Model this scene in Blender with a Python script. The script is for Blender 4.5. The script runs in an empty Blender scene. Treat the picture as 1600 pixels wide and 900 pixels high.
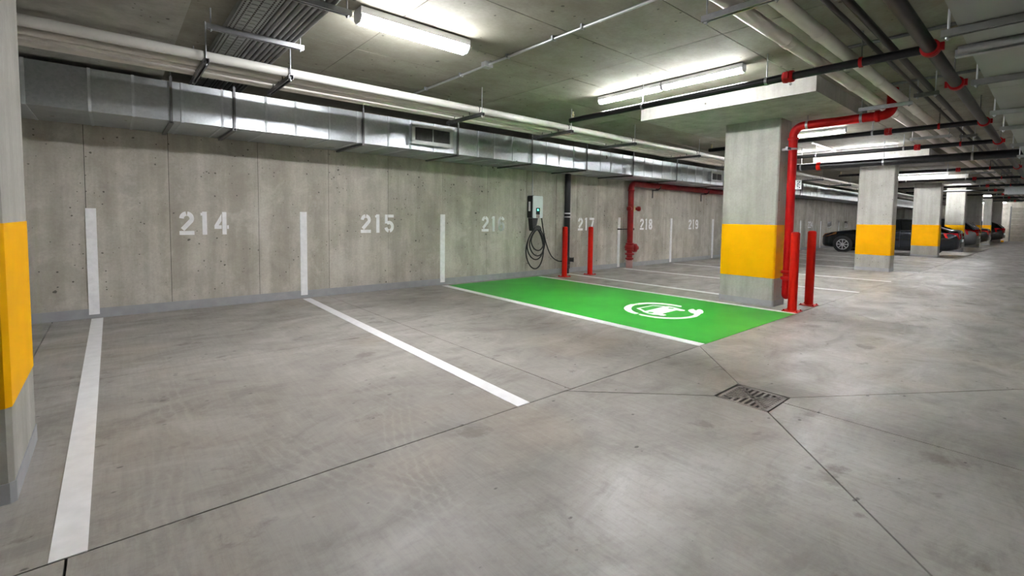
import bpy, math, random
from mathutils import Matrix, Vector
random.seed(7)
SC = bpy.context.scene
COL = SC.collection

# ------------------------------------------------------------------ camera
# X runs along the numbered wall, Y towards that wall, Z up; the camera stands at the origin 1.25 m up
YAW, PITCH, ROLL = math.radians(40.5424), math.radians(3.2908), math.radians(0.7528)
fw = Vector((math.sin(YAW), math.cos(YAW), 0)); rt = Vector((math.cos(YAW), -math.sin(YAW), 0)); up = Vector((0, 0, 1))
f2 = fw*math.cos(PITCH) - up*math.sin(PITCH); u2 = up*math.cos(PITCH) + fw*math.sin(PITCH)
r3 = rt*math.cos(ROLL) + u2*math.sin(ROLL); u3 = u2*math.cos(ROLL) - rt*math.sin(ROLL)
cd = bpy.data.cameras.new('camera'); cam = bpy.data.objects.new('camera', cd); COL.objects.link(cam)
cd.sensor_width = 36; cd.sensor_fit = 'HORIZONTAL'; cd.lens = 730.17/1600*36
cd.shift_y = -(450-382.6)/1600; cd.clip_start = 0.02; cd.clip_end = 200
m = Matrix((r3, u3, -f2)).transposed().to_4x4(); m.translation = (0, 0, 1.25)
cam.matrix_world = m
SC.camera = cam

# ------------------------------------------------------------------ world, view, lamp strength
w = bpy.data.worlds.new('world'); SC.world = w; w.use_nodes = True
w.node_tree.nodes['Background'].inputs[0].default_value = (0.8, 0.85, 0.9, 1)
w.node_tree.nodes['Background'].inputs[1].default_value = 0.0
SC.view_settings.view_transform = 'Standard'; SC.view_settings.look = 'None'
SC.view_settings.exposure = 2.5; SC.view_settings.gamma = 1.0; SC.view_settings.use_curve_mapping = False
LAMP = 30.0          # emission of every fluorescent diffuser
try:
    SC.cycles.use_denoising = True
    SC.cycles.max_bounces = 6; SC.cycles.diffuse_bounces = 4; SC.cycles.glossy_bounces = 3
    SC.cycles.use_adaptive_sampling = True; SC.cycles.adaptive_threshold = 0.025
    SC.cycles.sample_clamp_indirect = 8.0
except Exception:
    pass

# ------------------------------------------------------------------ mesh helpers
class MB:
    def __init__(s): s.v = []; s.f = []; s.smooth = []
    def add(s, vs, fs, smooth=False):
        n = len(s.v); s.v += [tuple(v) for v in vs]
        for f in fs: s.f.append([i+n for i in f]); s.smooth.append(smooth)
        return s
    def box(s, x0, x1, y0, y1, z0, z1):
        v = [(x0,y0,z0),(x1,y0,z0),(x1,y1,z0),(x0,y1,z0),(x0,y0,z1),(x1,y0,z1),(x1,y1,z1),(x0,y1,z1)]
        return s.add(v, [(0,3,2,1),(4,5,6,7),(0,1,5,4),(1,2,6,5),(2,3,7,6),(3,0,4,7)])
    def cyl(s, p0, p1, r, n=14, r1=None, cap=True):
        p0 = Vector(p0); p1 = Vector(p1); d = (p1-p0).normalized(); r1 = r if r1 is None else r1
        a = d.orthogonal().normalized(); b = d.cross(a)
        v = []
        for p, q in ((p0, r), (p1, r1)):
            for i in range(n):
                t = 2*math.pi*i/n; v.append(p + (a*math.cos(t)+b*math.sin(t))*q)
        s.add(v, [(i, (i+1) % n, n+(i+1) % n, n+i) for i in range(n)], True)
        if cap: s.add(v[:n], [tuple(reversed(range(n)))]); s.add(v[n:], [tuple(range(n))])
        return s
    def tube(s, pts, r, n=10, closed=False):
        pts = [Vector(p) for p in pts]; m_ = len(pts); v = []; a = None
        for i, p in enumerate(pts):
            q0 = pts[i-1] if (i > 0 or closed) else p; q1 = pts[(i+1) % m_] if (i < m_-1 or closed) else p
            d = (q1-q0).normalized()
            if a is None: a = d.orthogonal().normalized()
            a = (a - d*a.dot(d)).normalized(); b = d.cross(a)
            for k in range(n):
                t = 2*math.pi*k/n; v.append(p + (a*math.cos(t)+b*math.sin(t))*r)
        fs = []
        for i in range(m_ if closed else m_-1):
            j = (i+1) % m_
            for k in range(n): fs.append((i*n+k, i*n+(k+1) % n, j*n+(k+1) % n, j*n+k))
        s.add(v, fs, True)
        if not closed:
            s.add(v[:n], [tuple(reversed(range(n)))]); s.add(v[-n:], [tuple(range(n))])
        return s
    def lathe(s, prof, base, axis=(0,0,1), n=16):
        base = Vector(base); d = Vector(axis).normalized(); a = d.orthogonal().normalized(); b = d.cross(a); v = []
        for r, h in prof:
            for k in range(n):
                t = 2*math.pi*k/n; v.append(base + d*h + (a*math.cos(t)+b*math.sin(t))*r)
        fs = []
        for i in range(len(prof)-1):
            for k in range(n): fs.append((i*n+k, i*n+(k+1) % n, (i+1)*n+(k+1) % n, (i+1)*n+k))
        s.add(v, fs, True)
        s.add(v[:n], [tuple(reversed(range(n)))]); s.add(v[-n:], [tuple(range(n))])
        return s
    def prism(s, poly, z0, z1, fn=None):
        """poly (u,v) CCW extruded from z0 to z1; fn maps (u,v,w) to xyz"""
        fn = fn or (lambda a, b, c: (a, b, c)); n = len(poly)
        v = [fn(p[0], p[1], z0) for p in poly] + [fn(p[0], p[1], z1) for p in poly]
        return s.add(v, [tuple(reversed(range(n))), tuple(range(n, 2*n))] + [(i, (i+1) % n, n+(i+1) % n, n+i) for i in range(n)])
    def mesh(s, name):
        me = bpy.data.meshes.new(name); me.from_pydata(s.v, [], s.f)
        me.polygons.foreach_set('use_smooth', s.smooth); me.update(); me.validate()
        return me
def at_parent(o, parent):
    o.parent = parent
    if parent is not None: o.matrix_parent_inverse = Matrix.Translation(-parent.location)
def obj(name, mb, mat, parent=None, kind=None):
    me = mb.mesh(name) if isinstance(mb, MB) else mb
    if not me.materials: me.materials.append(mat)
    o = bpy.data.objects.new(name, me); COL.objects.link(o)
    if parent is not None: at_parent(o, parent)
    if kind: o['kind'] = kind
    return o
def tag(o, label, cat, group=None, kind=None):
    o['label'] = label; o['category'] = cat
    if group: o['group'] = group
    if kind: o['kind'] = kind
    return o
def thing(name, label, cat, loc=(0,0,0), group=None):
    o = bpy.data.objects.new(name, None); COL.objects.link(o); o.location = loc; o.empty_display_size = 0.1
    return tag(o, label, cat, group)
def struct(name, mb, mat, parent=None): return obj(name, mb, mat, parent, 'structure')
def rep(me, mat, name, parent, loc):
    """another piece that shares its mesh, shifted by loc"""
    if not me.materials: me.materials.append(mat)
    o = bpy.data.objects.new(name, me); COL.objects.link(o); at_parent(o, parent); o.location = loc
    return o
ORD = ['first','second','third','fourth','fifth','sixth','seventh','eighth','ninth','tenth','eleventh','twelfth','thirteenth','fourteenth','fifteenth']

def ccw(poly):
    a = sum(poly[i][0]*poly[(i+1) % len(poly)][1]-poly[(i+1) % len(poly)][0]*poly[i][1] for i in range(len(poly)))
    return poly if a > 0 else list(reversed(poly))
def inset(poly, d):
    poly = ccw(poly); n = len(poly); out = []
    for i in range(n):
        a = Vector(poly[i-1]).to_2d(); b = Vector(poly[i]).to_2d(); c = Vector(poly[(i+1) % n]).to_2d()
        e0 = (b-a).normalized(); e1 = (c-b).normalized()
        n0 = Vector((-e0.y, e0.x)); n1 = Vector((-e1.y, e1.x)); k = (n0+n1)
        k = k/max(0.15, k.dot(n0)) if k.length > 1e-6 else n0
        out.append((b.x+k.x*d, b.y+k.y*d))
    return out

# ------------------------------------------------------------------ materials
class NT:
    def __init__(s, name):
        s.mat = bpy.data.materials.new(name); s.mat.use_nodes = True; s.t = s.mat.node_tree
        s.b = s.t.nodes['Principled BSDF']
    def n(s, typ, **kw):
        nd = s.t.nodes.new(typ)
        for k, v in kw.items():
            if k.startswith('i_'):
                key = k[2:]; nd.inputs[int(key) if key.isdigit() else key].default_value = v
            else: setattr(nd, k, v)
        return nd
    def l(s, a, b): s.t.links.new(a, b); return b
    def pos(s, scale=(1,1,1), loc=(0,0,0)):
        g = s.n('ShaderNodeNewGeometry'); mp = s.n('ShaderNodeMapping')
        s.l(g.outputs['Position'], mp.inputs['Vector']); mp.inputs['Scale'].default_value = scale; mp.inputs['Location'].default_value = loc
        return mp.outputs[0]
    def noise(s, vec, scale, detail=4, rough=.55, dist=0):
        nd = s.n('ShaderNodeTexNoise'); s.l(vec, nd.inputs['Vector'])
        nd.inputs['Scale'].default_value = scale; nd.inputs['Detail'].default_value = detail
        nd.inputs['Roughness'].default_value = rough; nd.inputs['Distortion'].default_value = dist
        return nd.outputs['Fac']
    def ramp(s, fac, a, b, va=0., vb=1.):
        nd = s.n('ShaderNodeMapRange'); s.l(fac, nd.inputs['Value'])
        nd.inputs['From Min'].default_value = a; nd.inputs['From Max'].default_value = b
        nd.inputs['To Min'].default_value = va; nd.inputs['To Max'].default_value = vb
        return nd.outputs[0]
    def math(s, op, a, b=None):
        nd = s.n('ShaderNodeMath', operation=op)
        for i, q in enumerate((a, b)):
            if q is None: continue
            if isinstance(q, (int, float)): nd.inputs[i].default_value = q
            else: s.l(q, nd.inputs[i])
        return nd.outputs[0]
    def mix(s, fac, a, b):
        nd = s.n('ShaderNodeMix', data_type='RGBA')
        for key, q in ((0, fac), (6, a), (7, b)):
            if isinstance(q, (int, float)): nd.inputs[key].default_value = q
            elif isinstance(q, tuple): nd.inputs[key].default_value = (*q, 1)
            else: s.l(q, nd.inputs[key])
        return nd.outputs[2]
    def color(s, c): s.l(c, s.b.inputs['Base Color'])
    def bump(s, h, strength=.2, dist=.01):
        nd = s.n('ShaderNodeBump'); s.l(h, nd.inputs['Height']); nd.inputs['Strength'].default_value = strength
        nd.inputs['Distance'].default_value = dist; s.l(nd.outputs[0], s.b.inputs['Normal'])
M = {}
def plain(name, col, rough=.5, metal=0., var=.12, scale=6., spec=.5, coat=0):
    t = NT(name); f = t.ramp(t.noise(t.pos(), scale, 3), .3, .7)
    d = tuple(c*(1-var) for c in col); e = tuple(min(1, c*(1+var)) for c in col)
    t.color(t.mix(f, d, e)); t.b.inputs['Roughness'].default_value = rough; t.b.inputs['Metallic'].default_value = metal
    t.b.inputs['Specular IOR Level'].default_value = spec; t.b.inputs['Coat Weight'].default_value = coat
    M[name] = t.mat; return t
def emit(name, col, strength):
    t = NT(name); t.b.inputs['Base Color'].default_value = (*col, 1)
    t.b.inputs['Emission Color'].default_value = (*col, 1); t.b.inputs['Emission Strength'].default_value = strength
    M[name] = t.mat
def concrete(name, a, b, dark, light, streak=(2.2,2.2,.16), hole_scale=7., rough=.8, streak_amt=.5, hole_thr=.62, mottle=.45, pale=.4):
    t = NT(name)
    c = t.mix(t.ramp(t.noise(t.pos(), .8, 4, .6), .36, .64), a, b)
    info = t.n('ShaderNodeObjectInfo')
    c = t.mix(t.ramp(info.outputs['Random'], 0, 1, 0, .2), c, dark)
    st = t.noise(t.pos(streak), 1.7, 5, .62)
    c = t.mix(t.ramp(st, .40, .56, streak_amt, 0), c, dark)
    c = t.mix(t.ramp(st, .54, .66, 0, pale), c, light)
    mo = t.noise(t.pos((1,1,.8), (2,5,3)), 3.2, 6, .66, .4)
    c = t.mix(t.ramp(mo, .5, .62, 0, mottle), c, dark)
    c = t.mix(t.ramp(mo, .36, .46, pale, 0), c, light)
    fine = t.noise(t.pos(), 34, 3, .7)
    c = t.mix(t.ramp(fine, .42, .66, 0, .22), c, dark)
    for sc_, thr0, thr1, sel in ((hole_scale, .015, .13, hole_thr), (hole_scale*2.3, .03, .165, hole_thr)):
        v = t.n('ShaderNodeTexVoronoi'); t.l(t.pos((1,1,1.15)), v.inputs['Vector']); v.inputs['Scale'].default_value = sc_
        thr = t.ramp(mo, .42, .6, thr0, thr1)
        wob = t.math('ADD', v.outputs['Distance'], t.ramp(fine, .3, .7, -.04, .04))
        sep = t.n('ShaderNodeSeparateColor'); t.l(v.outputs['Color'], sep.inputs[0])
        hole = t.math('MULTIPLY', t.math('LESS_THAN', wob, thr), t.math('GREATER_THAN', sep.outputs[0], sel))
        c = t.mix(t.math('MULTIPLY', hole, .75), c, (.045,.04,.034))
    t.color(c); t.b.inputs['Roughness'].default_value = rough; t.b.inputs['Specular IOR Level'].default_value = .3
    t.bump(fine, .15, .006)
    M[name] = t.mat; return t
concrete('wall_concrete', (0.466,0.437,0.383), (0.549,0.521,0.466), (0.262,0.235,0.197), (0.689,0.664,0.607), streak_amt=.38, hole_scale=6.5, hole_thr=.42, mottle=.3, pale=.3)
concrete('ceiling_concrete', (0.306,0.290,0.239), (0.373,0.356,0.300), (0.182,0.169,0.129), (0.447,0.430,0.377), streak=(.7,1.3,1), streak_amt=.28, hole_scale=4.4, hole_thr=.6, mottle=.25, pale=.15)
concrete('column_concrete', (0.407,0.398,0.365), (0.470,0.462,0.431), (0.258,0.247,0.220), (0.533,0.525,0.497), streak=(3,3,.2), streak_amt=.4, hole_scale=8, hole_thr=.72, mottle=.22, pale=.22)

def floor_mat():
    t = NT('floor_concrete')
    c = t.mix(t.ramp(t.noise(t.pos(), .6, 4, .6, .6), .38, .62), (0.299,0.280,0.256), (0.385,0.367,0.340))
    n1 = t.noise(t.pos((.8,1.5,1), (4,2,0)), 1.7, 7, .68, .7)
    c = t.mix(t.ramp(n1, .515, .66, 0, .4), c, (0.164,0.153,0.134))
    c = t.mix(t.ramp(n1, .34, .46, .3, 0), c, (0.492,0.487,0.474))
    n2 = t.noise(t.pos((1,1,1), (1,8,0)), 3.6, 6, .7, .5)
    c = t.mix(t.ramp(n2, .53, .66, 0, .36), c, (0.180,0.168,0.149))
    c = t.mix(t.ramp(t.noise(t.pos((1,1,1), (7,1,0)), .8, 2), .55, .68, 0, .28), c, (0.426,0.344,0.262))
    # trowel grain, running along the bays in front of the wall
    brush = t.noise(t.pos((15,1.3,1), (0,0,0)), 2.2, 5, .75, .6)
    c = t.mix(t.ramp(brush, .49, .66, 0, .26), c, (0.205,0.193,0.176))
    c = t.mix(t.ramp(brush, .34, .46, .12, 0), c, (0.541,0.533,0.517))
    c = t.mix(t.ramp(t.noise(t.pos((1,1.5,1)), 20, 4, .75), .5, .7, 0, .25), c, (.17,.16,.142))
    # oil spots, scuffs and grit
    for sc_, sel, r0, r1, amt, wamp, col in ((2.3, .62, .05, .2, .6, .2, (.15,.132,.112)), (5.5, .62, .03, .15, .6, .16, (.16,.142,.122)), (11, .68, .04, .11, .8, .08, (.06,.054,.047))):
        v = t.n('ShaderNodeTexVoronoi'); t.l(t.pos((.75,1.25,1)), v.inputs['Vector']); v.inputs['Scale'].default_value = sc_
        sep = t.n('ShaderNodeSeparateColor'); t.l(v.outputs['Color'], sep.inputs[0])
        wob = t.math('ADD', v.outputs['Distance'], t.ramp(n2, .35, .65, wamp, -wamp))
        spot = t.math('MULTIPLY', t.ramp(wob, r0, r1, 1, 0), t.math('GREATER_THAN', sep.outputs[0], sel))
        c = t.mix(t.math('MULTIPLY', spot, amt), c, col)
    # tyre tracks: worn arcs left by turning cars (centre, radius, half width, middle of the arc, half length)
    g = t.n('ShaderNodeNewGeometry')
    for (cx, cy, r, hw_, mx, my, hl, k) in ((5.32,.87,4.36,.12,1.2,2.3,1.1,95), (6.03,4.1,5.56,.16,.82,2.2,1.0,85), (4.17,2.14,4.05,.1,.12,2.44,.9,95), (2.51,3.73,2.28,.13,.26,3.5,.8,80),
                                             (20.3,5.57,19.08,.11,1.4,3.0,1.2,90), (6.72,3.57,2.63,.22,7.0,1.1,1.6,40)):
        sub = t.n('ShaderNodeVectorMath', operation='DISTANCE'); t.l(g.outputs['Position'], sub.inputs[0]); sub.inputs[1].default_value = (cx, cy, 0)
        d = t.math('ADD', t.math('SUBTRACT', sub.outputs['Value'], r), t.ramp(n2, .35, .65, -.02, .02))
        band = t.ramp(t.math('ABSOLUTE', d), hw_*.8, hw_, 1, 0)
        mid = t.n('ShaderNodeVectorMath', operation='DISTANCE'); t.l(g.outputs['Position'], mid.inputs[0]); mid.inputs[1].default_value = (mx, my, 0)
        msk = t.math('MULTIPLY', t.ramp(mid.outputs['Value'], hl*.4, hl, 1, 0), t.ramp(n1, .36, .56, .2, 1))
        gr = t.math('SINE', t.math('MULTIPLY', d, k*1.25))
        bm = t.math('MULTIPLY', band, msk)
        c = t.mix(t.math('MULTIPLY', bm, t.ramp(gr, -.4, .7, .04, .2)), c, (.22,.208,.19))
        c = t.mix(t.math('MULTIPLY', bm, t.ramp(gr, -1, -.6, .09, 0)), c, (.68,.67,.65))
    t.color(c)
    t.l(t.ramp(n1, .36, .62, .34, .56), t.b.inputs['Roughness'])
    t.b.inputs['Specular IOR Level'].default_value = .45
    t.bump(t.math('ADD', t.noise(t.pos(), 45, 3, .7), brush), .08, .004)
    M['floor_concrete'] = t.mat
floor_mat()

plain('joint_dark', (.05,.046,.042), .9)
plain('door_grey', (.3,.28,.235), .85)  # even warm grey of the roller door panels
plain('grey_paint', (.33,.335,.355), .6, var=.07, scale=9)
plain('white_paint', (.88,.88,.9), .55, var=.05, scale=12)
plain('wall_white_paint', (.88,.88,.9), .6, var=.08, scale=14)
plain('green_paint', (.045,.42,.045), .45, var=.12, scale=1.6, spec=.25)
plain('yellow_paint', (.93,.45,.0), .6, var=.04, scale=4, spec=.12)
plain('red_pipe', (.44,.005,.005), .42, var=.15, spec=.18)
plain('bollard_red', (.62,.011,.004), .45, var=.08, spec=.16)
plain('coupling_red', (.45,.006,.008), .45, var=.15, spec=.3)
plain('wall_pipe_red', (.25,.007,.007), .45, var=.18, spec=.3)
plain('black_pipe', (.012,.012,.014), .3, var=.25, spec=.35)
plain('main_pipe', (.028,.023,.022), .4, var=.25, spec=.2)
plain('insulation', (.78,.725,.68), .42, var=.05, spec=.5)
plain('jacket_white', (.66,.645,.61), .34, var=.04, spec=.6)
plain('strut_metal', (.4,.41,.43), .4, metal=.85, var=.1, scale=20)
plain('seam_metal', (.6,.63,.66), .5, metal=.2, var=.1, scale=20)
plain('strut_dark', (.16,.16,.165), .45, metal=.7, var=.15, scale=20)
plain('conduit_metal', (.46,.47,.48), .36, metal=.8, var=.08, scale=14)
plain('conduit_grey', (.24,.245,.24), .45, metal=.45, var=.1, scale=14)
plain('housing', (.72,.73,.76), .45, var=.03)
plain('plastic_black', (.02,.02,.022), .38, var=.1)
plain('rubber', (.016,.016,.017), .6, var=.2)
plain('charger_white', (.62,.66,.68), .28, var=.03)
plain('screen_dark', (.012,.02,.02), .15, var=.1)
plain('grille_dark', (.035,.033,.03), .6)
plain('grille_frame', (.5,.52,.5), .4, metal=.3)
plain('right_duct', (.36,.37,.35), .55, metal=.15, var=.05, scale=2)
plain('cast_iron', (.27,.24,.225), .6, metal=.4, var=.2, scale=30)
plain('brass', (.6,.5,.3), .4, metal=.3)
plain('pale_pink', (.42,.24,.22), .6)
plain('plate_white', (.75,.75,.78), .5, var=.03)
plain('ink', (.06,.06,.12), .6)
plain('car_paint', (.014,.017,.027), .22, metal=.4, var=.05, coat=.8)
plain('car_black', (.012,.012,.014), .25, metal=.3, var=.05, coat=.8)
plain('car_silver', (.12,.125,.135), .28, metal=.5, var=.05, coat=.8)
plain('glass', (.012,.016,.018), .08, var=.05, spec=.8)
plain('chrome', (.75,.75,.76), .18, metal=1, var=.03)
plain('rim_metal', (.5,.5,.51), .35, metal=.7, var=.05)
plain('lamp_amber', (.55,.22,.08), .25, var=.2)
plain('lamp_red', (.6,.006,.01), .25, var=.2)
emit('lamp_tube', (.985, .99, 1.0), LAMP); M['lamp_tube'].cycles.emission_sampling = 'FRONT'
emit('led_green', (.05, 1., .45), 4.)
# galvanised sheet with faint spangle
t = NT('galvanised'); v = t.n('ShaderNodeTexVoronoi'); t.l(t.pos(), v.inputs['Vector']); v.inputs['Scale'].default_value = 45
sp = t.n('ShaderNodeSeparateColor'); t.l(v.outputs['Color'], sp.inputs[0]); inf = t.n('ShaderNodeObjectInfo')
c_ = t.mix(t.math('ADD', t.math('MULTIPLY', sp.outputs[0], .35), t.math('MULTIPLY', inf.outputs['Random'], .6)), (.40,.43,.46), (.60,.63,.66))
t.color(c_); t.b.inputs['Metallic'].default_value = .9
t.l(t.ramp(t.noise(t.pos(), 3, 3), .3, .7, .27, .42), t.b.inputs['Roughness'])
t.bump(t.noise(t.pos((1,1,1)), 2.2, 2), .25, .05); M['galvanised'] = t.mat
# perforated tray sheet
plain('tray_sheet', (.3,.315,.31), .42, metal=.6, var=.1, scale=14)

# ------------------------------------------------------------------ the room
WY, CZ = 7.38, 2.92           # numbered wall plane, ceiling height
X0, X1, YB = -9.0, 51.0, -8.0
floor = struct('floor', MB().box(X0-.3, X1+.3, YB-.3, WY+.3, -.25, -.10), M['joint_dark'])
J1, J2 = 2.27, 4.63
slabs = []
def rect(a, b, c, d): slabs.append([(a,c),(b,c),(b,d),(a,d)])
for a, b in ((X0,-.55),(-.55,2.53),(2.53,7.75),(7.75,12.7),(12.7,17.7),(17.7,22.7),(22.7,27.7),(27.7,32.7),(32.7,37.7),(37.7,44),(44,X1)):
    rect(a, b, J1, J2); rect(a, b, J2, WY)
DR = [(3.24,1.18),(3.63,1.18),(3.63,1.54),(3.24,1.54)]     # the drain
slabs += [[(X0,-.8),(-.16,-.8),(-.16,J1),(X0,J1)],
          [(-.16,-.8),(1.03,-.8),(3.24,1.18),(3.24,1.54),(2.47,J1),(-.16,J1)],
          [(2.47,J1),(3.24,1.54),(3.63,1.54),(4.42,J1)],
          [(4.42,J1),(3.63,1.54),(3.63,1.18),(6.62,-.8),(7.43,-.8),(7.43,1.49),(8.32,J1)],
          [(1.03,-.8),(3.49,-.8),(3.49,1.18),(3.24,1.18)],
          [(3.49,-.8),(6.62,-.8),(3.63,1.18),(3.49,1.18)],
          [(7.43,-.8),(12.7,-.8),(12.7,J1),(8.32,J1),(7.43,1.49)]]
for a, b in ((12.7,17.7),(17.7,22.7),(22.7,27.7),(27.7,32.7),(32.7,37.7),(37.7,44),(44,X1)): rect(a, b, -.8, J1)
for a, b in ((X0,-4),(-4,1),(1,6),(6,11),(11,16),(16,21),(21,31),(31,41),(41,X1)): rect(a, b, YB, -4.4); rect(a, b, -4.4, -.8)
for p in slabs: struct('slab', MB().prism(inset(p, .0045), -.11, 0), M['floor_concrete'], floor)

wall = struct('wall_back', MB().box(X0-.3, X1+.3, WY+.008, WY+.3, -.2, CZ+.3), M['joint_dark'])
xs = [X0,-8,-7,-6,-5,-4,-3,-2.1,-1.2,-.23,.56,1.58,2.56,3.55,4.62,5.65,6.7,7.6,8.3,9.07,10.1,11.05,12.0,13.01,14.3]
while xs[-1] < X1-1.5: xs.append(xs[-1]+1.15)
xs[-1] = X1
for i in range(len(xs)-1):
    d = random.uniform(0, .0025)
    struct('panel', MB().box(xs[i]+.003, xs[i+1]-.003, WY-d, WY+.012, 0, CZ), M['wall_concrete'], wall)
struct('baseboard_back', MB().box(X0, X1, WY-.012, WY+.004, 0, .115), M['grey_paint'])
struct('wall_far', MB().box(X1, X1+.3, YB, WY, 0, CZ), M['wall_concrete'])
struct('wall_near', MB().box(X0-.3, X0, YB, WY, 0, CZ), M['wall_concrete'])
struct('wall_opposite', MB().box(X0, X1, YB-.3, YB, 0, CZ), M['wall_concrete'])

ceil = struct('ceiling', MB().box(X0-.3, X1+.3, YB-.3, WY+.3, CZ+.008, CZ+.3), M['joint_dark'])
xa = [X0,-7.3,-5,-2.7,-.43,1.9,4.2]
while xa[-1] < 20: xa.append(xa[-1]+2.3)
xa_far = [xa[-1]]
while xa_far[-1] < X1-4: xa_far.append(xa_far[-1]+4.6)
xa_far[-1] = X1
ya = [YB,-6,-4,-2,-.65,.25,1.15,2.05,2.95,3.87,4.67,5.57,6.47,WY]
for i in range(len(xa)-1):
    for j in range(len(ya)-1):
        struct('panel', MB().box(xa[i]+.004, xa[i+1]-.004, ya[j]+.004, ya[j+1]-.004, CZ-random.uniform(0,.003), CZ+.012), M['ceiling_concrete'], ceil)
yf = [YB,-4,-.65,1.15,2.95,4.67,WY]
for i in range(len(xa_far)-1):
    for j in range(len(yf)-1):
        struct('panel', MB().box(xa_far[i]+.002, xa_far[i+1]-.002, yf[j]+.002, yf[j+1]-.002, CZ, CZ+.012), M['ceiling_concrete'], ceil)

# ------------------------------------------------------------------ columns
def chamfer(x0, x1, y0, y1, c):
    return [(x0+c,y0),(x1-c,y0),(x1,y0+c),(x1,y1-c),(x1-c,y1),(x0+c,y1),(x0,y1-c),(x0,y0+c)]
def column(x, y0, y1, label, cap=True, w=.42, capbox=None):
    t = thing('concrete_column', label, 'column', (x+w/2, (y0+y1)/2, 0), 'concrete columns')
    top = 2.732
    obj('shaft', MB().prism(chamfer(x, x+w, y0, y1, .018), 0, top if cap else CZ), M['column_concrete'], t)
    e = .0025
    b = obj('yellow_band', MB().prism(chamfer(x-e, x+w+e, y0-e, y1+e, .019), .415, 1.2), M['yellow_paint'], t); b['label'] = 'bright yellow painted band'
    b = obj('base_band', MB().prism(chamfer(x-e*2, x+w+e*2, y0-e*2, y1+e*2, .019), 0, .09), M['grey_paint'], t); b['label'] = 'grey painted foot'
    if cap:
        cb = capbox or (x-1.2, x+.95, y0-.79, y1+.72)
        o = obj('drop_panel', MB().box(*cb, top, CZ), M['column_concrete'], t); o['label'] = 'thick concrete drop panel above the shaft'
    return t
column(-.77, 2.86, 3.6, 'concrete column with yellow band cut off by the left edge of the picture', cap=True, capbox=(-3.2,.46,1.8,WY-.02))
column(7.3, 2.66, 3.46, 'large concrete column with yellow band beside the green charging bay')
for x, y0, y1, lb in ((15.0,2.75,3.5,'concrete column with yellow band hiding the middle of the dark sedan'),
                      (22.95,2.85,3.62,'concrete column with yellow band between the front door and the tail of the sedan'),
                      (28.6,2.75,3.38,'fourth concrete column, just behind the tail of the dark sedan'),
                      (35.0,2.72,3.32,'shaded concrete column behind the silver hatchback'),
                      (39.8,2.66,3.02,'dark shaded concrete column behind the small dark car far down the aisle'),
                      (48.0,2.7,3.3,'farthest concrete column standing before the end wall')):
    column(x, y0, y1, lb, cap=x < 25)

# ------------------------------------------------------------------ floor and wall paint
def quad_paint(name, pts, mat, z1=.003, z0=-.001): return obj(name, MB().prism(ccw(pts), z0, z1), mat)
g = quad_paint('charging_bay_paint', [(4.52,J1),(7.07,J1),(7.0,7.22),(4.6,7.22)], M['green_paint'], .002)
tag(g, 'bright green painted floor of the electric charging bay', 'floor paint')
def line(a, b, wd, label):
    """a painted bay line from the wall end a to the aisle end b"""
    pts = [(a[0]-wd/2,a[1]),(b[0]-wd/2,b[1]),(b[0]+wd/2,b[1]),(a[0]+wd/2,a[1])]
    tag(quad_paint('bay_line', pts, M['white_paint'], .004), label, 'floor line', 'white bay lines')
line((-.165,7.33),(-.155,2.27), .105, 'wide white floor line nearest the left column')
line((2.19,7.29),(2.065,2.27), .11, 'long white floor line crossing the middle of the near floor')
line((4.59,7.24),(4.47,2.27), .12, 'white line along the near side of the green bay')
line((6.98,7.24),(7.04,2.27), .10, 'white line along the far side of the green bay')
line((7.84,7.2),(7.83,3.5), .10, 'white floor line running behind the large column, at the foot of the black pipe')
line((9.88,7.15),(10.13,2.27), .10, 'white floor line starting at the foot of the red wall pipe')
line((12.3,7.2),(12.58,2.27), .10, 'white floor line ending far right of the two aisle bollards')
line((15.5,7.2),(15.52,2.27), .10, 'white floor line beyond bay 219')
for i, x in enumerate((17.85,20.35,22.72,25.55,28.25,30.9)):
    line((x,7.2),(x+.05,2.27), .10, ['white floor line one bay past the second column','white floor line two bays past the second column','white floor line on the near side of the sedan','white floor line on the far side of the sedan','distant white floor line past the fourth column','farthest white floor line, beside the silver hatchback'][i])
stripes = [(-.19,'214','left column side'),(2.2,'215',''),(4.62,'216','')]
for x, lb in ((-.19,'leftmost white wall stripe, widest in view'),(2.18,'white wall stripe above the end of the long near floor line'),(4.62,'white wall stripe at the near corner of the green bay'),
              (9.93,'white wall stripe just left of the red wall pipe'),(12.42,'white wall stripe midway between the red wall pipe and the large column'),(14.95,'narrow white wall stripe close beside the large column'),
              (22.93,'distant white wall stripe just right of the red riser'),(25.6,'distant white wall stripe above the nose of the sedan'),(28.4,'distant white wall stripe above the bonnet of the sedan')):
    tag(obj('wall_stripe', MB().box(x-.048, x+.048, WY-.016, WY-.0005, .045 if x < 8 else .02, 1.3), M['wall_white_paint']), lb, 'wall stripe', 'white wall stripes')

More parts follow.
